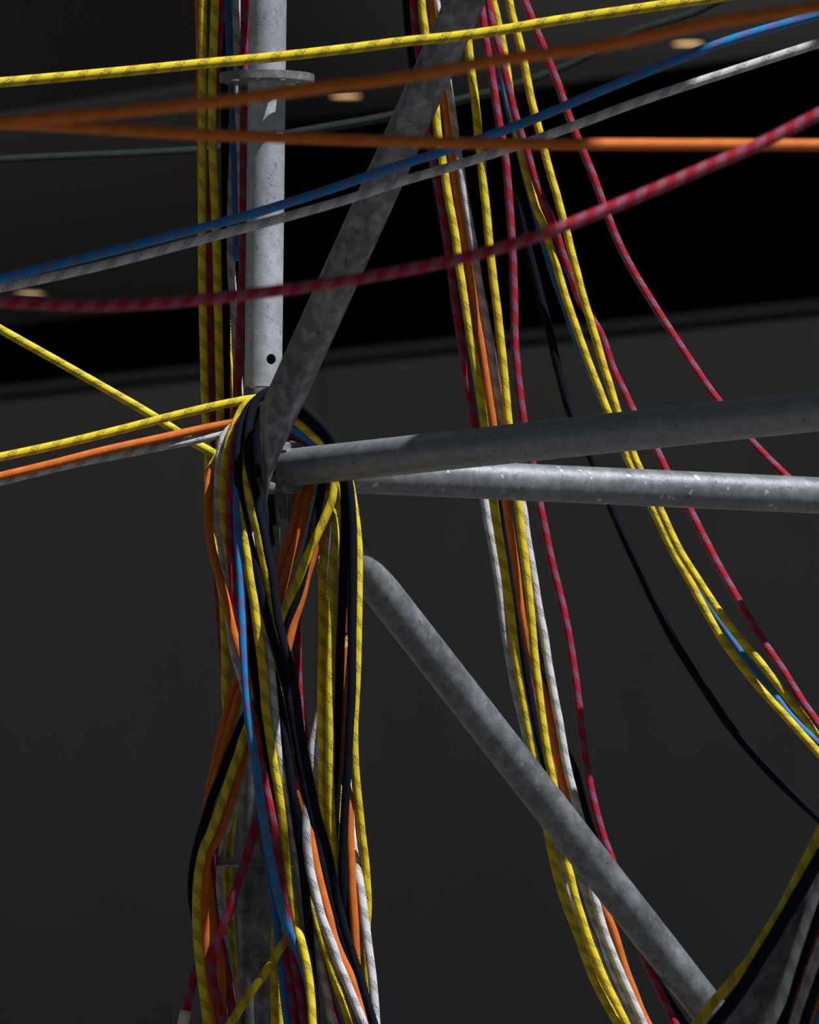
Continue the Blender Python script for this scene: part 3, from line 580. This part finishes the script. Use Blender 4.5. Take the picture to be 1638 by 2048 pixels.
rp('black', -.02, [(1000,200),(1010,270),(1019,315),(1028,361),(1036,400),(1044,434),(1053,480),(1064,525),(1075,569),(1084,606),(1094,642),(1103,680),(1113,725),(1125,771),(1137,816),(1158,865),(1181,912),(1203,968),(1226,1022),(1250,1079),(1276,1135),(1297,1181),(1322,1232),(1347,1280),(1378,1330),(1412,1382),(1454,1445),(1490,1490),(1531,1536),(1576,1581),(1638,1637)], 'black rope hanging alone across the right half to the right edge', GT, .0056)
rp('red', -.06, [(1049,0),(1060,28),(1074,64),(1086,92),(1096,118),(1116,168),(1137,230),(1158,283),(1184,346),(1211,420),(1241,494),(1272,552),(1304,604),(1341,662),(1384,727),(1430,793),(1465,834),(1501,880),(1533,914),(1570,950),(1604,982),(1638,1012)], 'red rope with pale blue flecks, rightmost of the fan', GT, TR)
# strung across the foreground
rp('yellow', -0.8, [(0,165),(225,145),(410,127),(550,114),(700,97),(820,82),(900,74),(1010,59),(1090,45),(1251,21),(1440,-6)], 'bright yellow foreground rope crossing the top of the picture', GF, .0062)
rp('orange', -4.0, [(0,245,-4.0),(100,236),(200,227),(410,206),(625,177),(820,152),(990,121),(1199,92),(1409,48),(1638,14,-4.1)], 'blurred orange foreground rope, upper of the pair that meets at the left edge', GF, .0054)
rp('orange', -3.4, [(0,246,-3.6),(100,251,-3.55),(200,257),(410,269),(620,277),(820,283),(1000,287),(1300,289),(1638,290,-3.3)], 'blurred orange foreground rope, lower and nearly level of the pair', GF, .0054)
rp('blue', -1.05, [(0,557),(250,495),(400,456),(500,429),(640,385),(780,337),(940,285),(1042,248),(1251,161),(1461,80),(1638,29)], 'blue foreground rope climbing from left to upper right', GF, .0055)
rp('white', -0.95, [(0,576),(200,532),(400,480),(600,426),(700,397),(780,370),(940,322),(1094,271),(1304,194),(1470,140),(1638,86)], 'white foreground rope with black flecks climbing beside the blue one', GF, .0056)
rp('pink', -3.36, [(0,603),(100,609),(200,611),(300,607),(410,598),(600,575),(820,538),(937,513),(1094,465),(1225,414),(1304,381),(1409,336),(1520,288),(1638,228)], 'blurred red foreground rope sagging at the left and rising to the right', GF, .0056)
rp('green', 2.6, [(0,320),(140,313),(300,306),(420,298),(600,264),(780,232),(920,200),(1060,160),(1160,120),(1260,68),(1400,20),(1450,-6)], 'dark green rope out of focus behind the scaffold', GF, .0068)
# bottom right corner
rp('yellow', -1.60, [(1394,2048),(1422,2011),(1466,1961),(1497,1924),(1536,1862),(1569,1808),(1591,1764),(1613,1720),(1638,1670)], 'yellow rope with black flecks rising along the corner tube at the bottom right', GB, .0057)
rp('black', -1.62, [(1430,2048),(1475,1990),(1519,1920),(1562,1849),(1606,1773),(1638,1718)], 'black rope beside the yellow one at the bottom right corner', GB, .0072)
rp('white', -1.60, [(1541,2048),(1562,2003),(1578,1950),(1595,1895),(1611,1847),(1628,1797),(1638,1768)], 'white rope over the corner tube at the bottom right', GB, .0055)
rp('black', -1.59, [(1564,2048),(1577,1995),(1595,1942),(1614,1886),(1638,1818)], 'black rope right of the white one at the bottom right corner', GB, .0065)
rp('white', -1.56, [(1588,2048),(1606,1994),(1622,1942),(1638,1900)], 'white rope with black flecks between the black ropes in the bottom right corner', GB, .0057)
rp('red', -1.53, [(1578,2048),(1592,1989),(1611,1937),(1636,1875)], 'dark red rope in the bottom right corner', GB, .0055)
rp('black', -1.60, [(1608,2048),(1620,2010),(1638,1962)], 'short black rope lowest in the bottom right corner', GB, .0056)
rp('orange', -1.56, [(1622,2048),(1638,2000)], 'orange rope just visible in the bottom right corner', GB, .0057)
rp('blue', -1.59, [(1634,2052),(1650,2005)], 'blue rope just entering the bottom right corner', GB, .0055)


# --- resample in the picture plane, settle the depths so that no two ropes share the same space
STEP = 8.0
def catmull(P, closed=False):
    P = np.array(P, float); out = []
    n = len(P)
    for i in range(n - 1):
        p1, p2 = P[i], P[i + 1]
        seg = np.hypot(*(p2 - p1)[:2]); k = max(1, int(round(seg / STEP)))
        p0 = P[i - 1] if i else 2 * p1 - p2
        p3 = P[i + 2] if i + 2 < n else 2 * p2 - p1
        # centripetal-like tangents scaled to the segment so that uneven spacing stays smooth
        l0 = max(np.hypot(*(p1 - p0)[:2]), 1e-3); l2 = max(np.hypot(*(p3 - p2)[:2]), 1e-3); l1_ = max(seg, 1e-3)
        m1 = ((p1 - p0) / l0 * l1_ + (p2 - p1) / l1_ * l0) / (l0 + l1_) * l1_
        m2 = ((p2 - p1) / l1_ * l2 + (p3 - p2) / l2 * l1_) / (l1_ + l2) * l1_
        for q in range(k):
            t = q / k; t2, t3 = t * t, t ** 3
            out.append((2 * t3 - 3 * t2 + 1) * p1 + (t3 - 2 * t2 + t) * m1 + (-2 * t3 + 3 * t2) * p2 + (t3 - t2) * m2)
    out.append(P[-1]); return np.array(out)

for R_ in ROPES:
    P = []
    for q in R_['pts']:
        P.append([q[0], q[1], q[2] if len(q) > 2 else np.nan])
    P = np.array(P, float)
    known = np.where(~np.isnan(P[:, 2]))[0]
    s = np.concatenate([[0], np.cumsum(np.hypot(*np.diff(P[:, :2], axis=0).T))])
    if len(known) == 0: P[:, 2] = R_['Y']
    else:
        for end in (0, -1):
            if np.isnan(P[end, 2]): P[end, 2] = R_['Y']
        known = np.where(~np.isnan(P[:, 2]))[0]
        P[:, 2] = np.interp(s, s[known], P[known, 2])
    # a rope that leaves the picture goes on
    for end in (0, -1):
        q = P[end]
        if q[0] < 6 or q[0] > 1632 or q[1] < 6 or q[1] > 2042:
            d = P[end] - P[1 if end == 0 else -2]; d = d / max(np.hypot(d[0], d[1]), 1e-6)
            L = 420.0
            ext = P[end] + np.array([d[0] * L, d[1] * L, np.clip(d[2] * L, -0.6, 0.6)])
            P = np.vstack([ext, P]) if end == 0 else np.vstack([P, ext])
    R_['S'] = catmull(P)
    if R_['group'] == GT:                             # this fan hangs behind both horizontal tubes and the slanting one
        R_['S'][:, 2] += 0.56

PXM = 1570.0
pts, rid, rad, fix = [], [], [], []
for i, R_ in enumerate(ROPES):
    if R_['group'] in (GF, GB): continue
    for q in R_['S']: pts.append(q)
    rid += [i] * len(R_['S']); rad += [R_['r']] * len(R_['S']); fix += [0] * len(R_['S'])
def toP(p):                                       # world -> pixel, depth
    v_ = RM.transposed() @ (p - CAM)
    return (819 + FPX * v_.x / -v_.z, 1024 - FPX * v_.y / -v_.z, p.y)
nrope = len(pts)
fixed_tubes = [(AX + UP * (Z_LOW - 0.4), AX + UP * (Z_UP + 0.4)), (st1, e1), (st2, e2), (B1_0, B1_1), (pix(530, 985, -0.10), B1_0), (B2_0 + (B2_1 - B2_0) * 0.1, B2_1)]
for k_, (a_, b_) in enumerate(fixed_tubes):
    n_ = int((b_ - a_).length * PXM / 6)
    for q in range(n_ + 1):
        pts.append(toP(a_.lerp(b_, q / n_))); rid.append(-1 - k_); rad.append(R + 0.0008); fix.append(1)
for z_ in (Z_UP, Z_LOW, Z_NODE):                  # ring plates
    for q in range(-8, 9):
        x_ = q / 8 * 0.055
        for yy in ([0.0] if abs(x_) > 0.05 else [0.0]):
            pts.append(toP(AX + Vector((x_, 0, z_)))); rid.append(-20); rad.append(math.sqrt(max(0.061 ** 2 - x_ ** 2, 0.0001)) * 0.999); fix.append(2)
A_ = np.array(pts); rid = np.array(rid); rad = np.array(rad); fix = np.array(fix)
kd = kdtree.KDTree(len(A_))
for i, q in enumerate(A_): kd.insert((q[0], q[1], 0), i)
kd.balance()
I, J, S2 = [], [], []
for i in range(nrope):
    for co, j, dd in kd.find_range((A_[i, 0], A_[i, 1], 0), 50.0):
        if rid[j] == rid[i] or (not fix[j] and j < i): continue
        if fix[j] == 2:
            if abs(A_[j, 1] - A_[i, 1]) > 14 or abs(A_[j, 0] - A_[i, 0]) > 8: continue
            need = rad[i] + rad[j]
        else:
            rr = rad[i] + rad[j]; dm = dd / PXM
            if dm >= rr: continue
            need = math.sqrt(rr * rr - dm * dm)
        I.append(i); J.append(j); S2.append(need)
I = np.array(I); J = np.array(J); need = np.array(S2) * 1.02
Yv = A_[:, 2].copy()
# the side on which one passes the other is decided by the depths given above, per pair of ropes and crossing
raw = Yv[I] - Yv[J]
key = rid[I].astype(np.int64) * 1000 + (rid[J] + 100)
order = np.lexsort((I, key)); sg = np.ones(len(I))
run = []
def close(run):
    run = np.array(run)
    sg[run] = 1.0 if np.sum(raw[run] * need[run]) > 0 else -1.0
for q in order:
    if run and (key[q] != key[run[-1]] or I[q] - I[run[-1]] > 3):
        close(run); run = []
    run.append(q)
close(run)
wi = np.where(fix[J] > 0, 1.0, 0.5); wj = np.where(fix[J] > 0, 0.0, 0.5)
bounds = np.where(np.diff(rid[:nrope]) != 0)[0] + 1
starts = np.concatenate([[0], bounds]); ends = np.concatenate([bounds, [nrope]])
Y0 = Yv.copy()
def smooth(Y, wgt):
    Z = Y.copy()
    for a_, b_ in zip(starts, ends):
        if b_ - a_ < 3: continue
        seg = Y[a_:b_]
        Z[a_ + 1:b_ - 1] = seg[1:-1] * (1 - wgt) + (seg[:-2] + seg[2:]) * 0.5 * wgt
    return Z
NIT = 480
for it in range(NIT):
    dif = (Yv[I] - Yv[J]) * sg
    viol = np.maximum(need - dif, 0.0)
    mx = np.zeros(len(Yv)); cnt = np.zeros(len(Yv))
    np.add.at(mx, I, viol * sg * wi * (viol > 0)); np.add.at(cnt, I, viol > 0)
    np.add.at(mx, J, -viol * sg * wj); np.add.at(cnt, J, (viol > 0) & (wj > 0))
    Yv += mx / np.maximum(cnt, 1) * 0.9
    for _ in range(3 if it < NIT - 30 else 1): Yv[:nrope] = smooth(Yv[:nrope], 0.6)
print('rope pairs', len(I), 'max overlap mm', float(np.max(viol)) * 1000, 'p99', float(np.percentile(viol, 99)) * 1000)
off = 0
for i, R_ in enumerate(ROPES):
    sel = np.where(rid[:nrope] == i)[0]
    if len(sel): R_['S'][:, 2] = Yv[sel]

NS = 12
def sweep(name, P3, r, m, parent=None, v0=0.0, cap=True):
    n = len(P3)
    T = [(P3[min(i + 1, n - 1)] - P3[max(i - 1, 0)]).normalized() for i in range(n)]
    s = T[0].cross(Vector((0, 1, 0)))
    if s.length < 1e-3: s = T[0].cross(Vector((1, 0, 0)))
    s.normalize()
    verts = []; vv = [v0]
    for i in range(n):
        s = (s - T[i] * s.dot(T[i])).normalized(); b = T[i].cross(s)
        if i: vv.append(vv[-1] + (P3[i] - P3[i - 1]).length)
        for j in range(NS):
            a_ = 2 * math.pi * j / NS
            verts.append(P3[i] + (s * math.cos(a_) + b * math.sin(a_)) * r)
    faces = []; uvs = []
    for i in range(n - 1):
        for j in range(NS):
            k = (j + 1) % NS
            faces.append((i * NS + j, i * NS + k, (i + 1) * NS + k, (i + 1) * NS + j))
            uvs += [(j / NS, vv[i]), ((j + 1) / NS, vv[i]), ((j + 1) / NS, vv[i + 1]), (j / NS, vv[i + 1])]
    if cap:
        faces.append(tuple(range(NS - 1, -1, -1))); uvs += [(0, vv[0])] * NS
        faces.append(tuple((n - 1) * NS + j for j in range(NS))); uvs += [(0, vv[-1])] * NS
    me = bpy.data.meshes.new(name); me.from_pydata(verts, [], faces)
    ul = me.uv_layers.new(name='UVMap'); ul.data.foreach_set('uv', [c for q in uvs for c in q])
    me.polygons.foreach_set('use_smooth', [True] * len(faces))
    return mesh_obj(name, me, m, parent)

NAMES = {'pink': 'red_rope'}
for R_ in ROPES:
    P3 = [pix(q[0], q[1], q[2]) for q in R_['S']]
    if P3[0].z < P3[-1].z: P3.reverse()
    o = sweep(NAMES.get(R_['color'], R_['color'] + '_rope'), P3, R_['r'], ROPE[R_['color']], v0=random.random() * 0.03)
    props(o, R_['label'], 'rope', R_['group'])
    if R_.get('tape') or 'taped' in R_['label']:
        q = R_['S'][-1]; w_ = R_['S'][-5]
        a_, b_ = pix(q[0], q[1], q[2]), pix(w_[0], w_[1], w_[2]); d_ = (a_ - b_).normalized()
        sweep('tape', [a_ - d_ * 0.003 + d_ * (0.0065 * t) for t in range(5)], R_['r'] + 0.0017, M_TAPE, o)
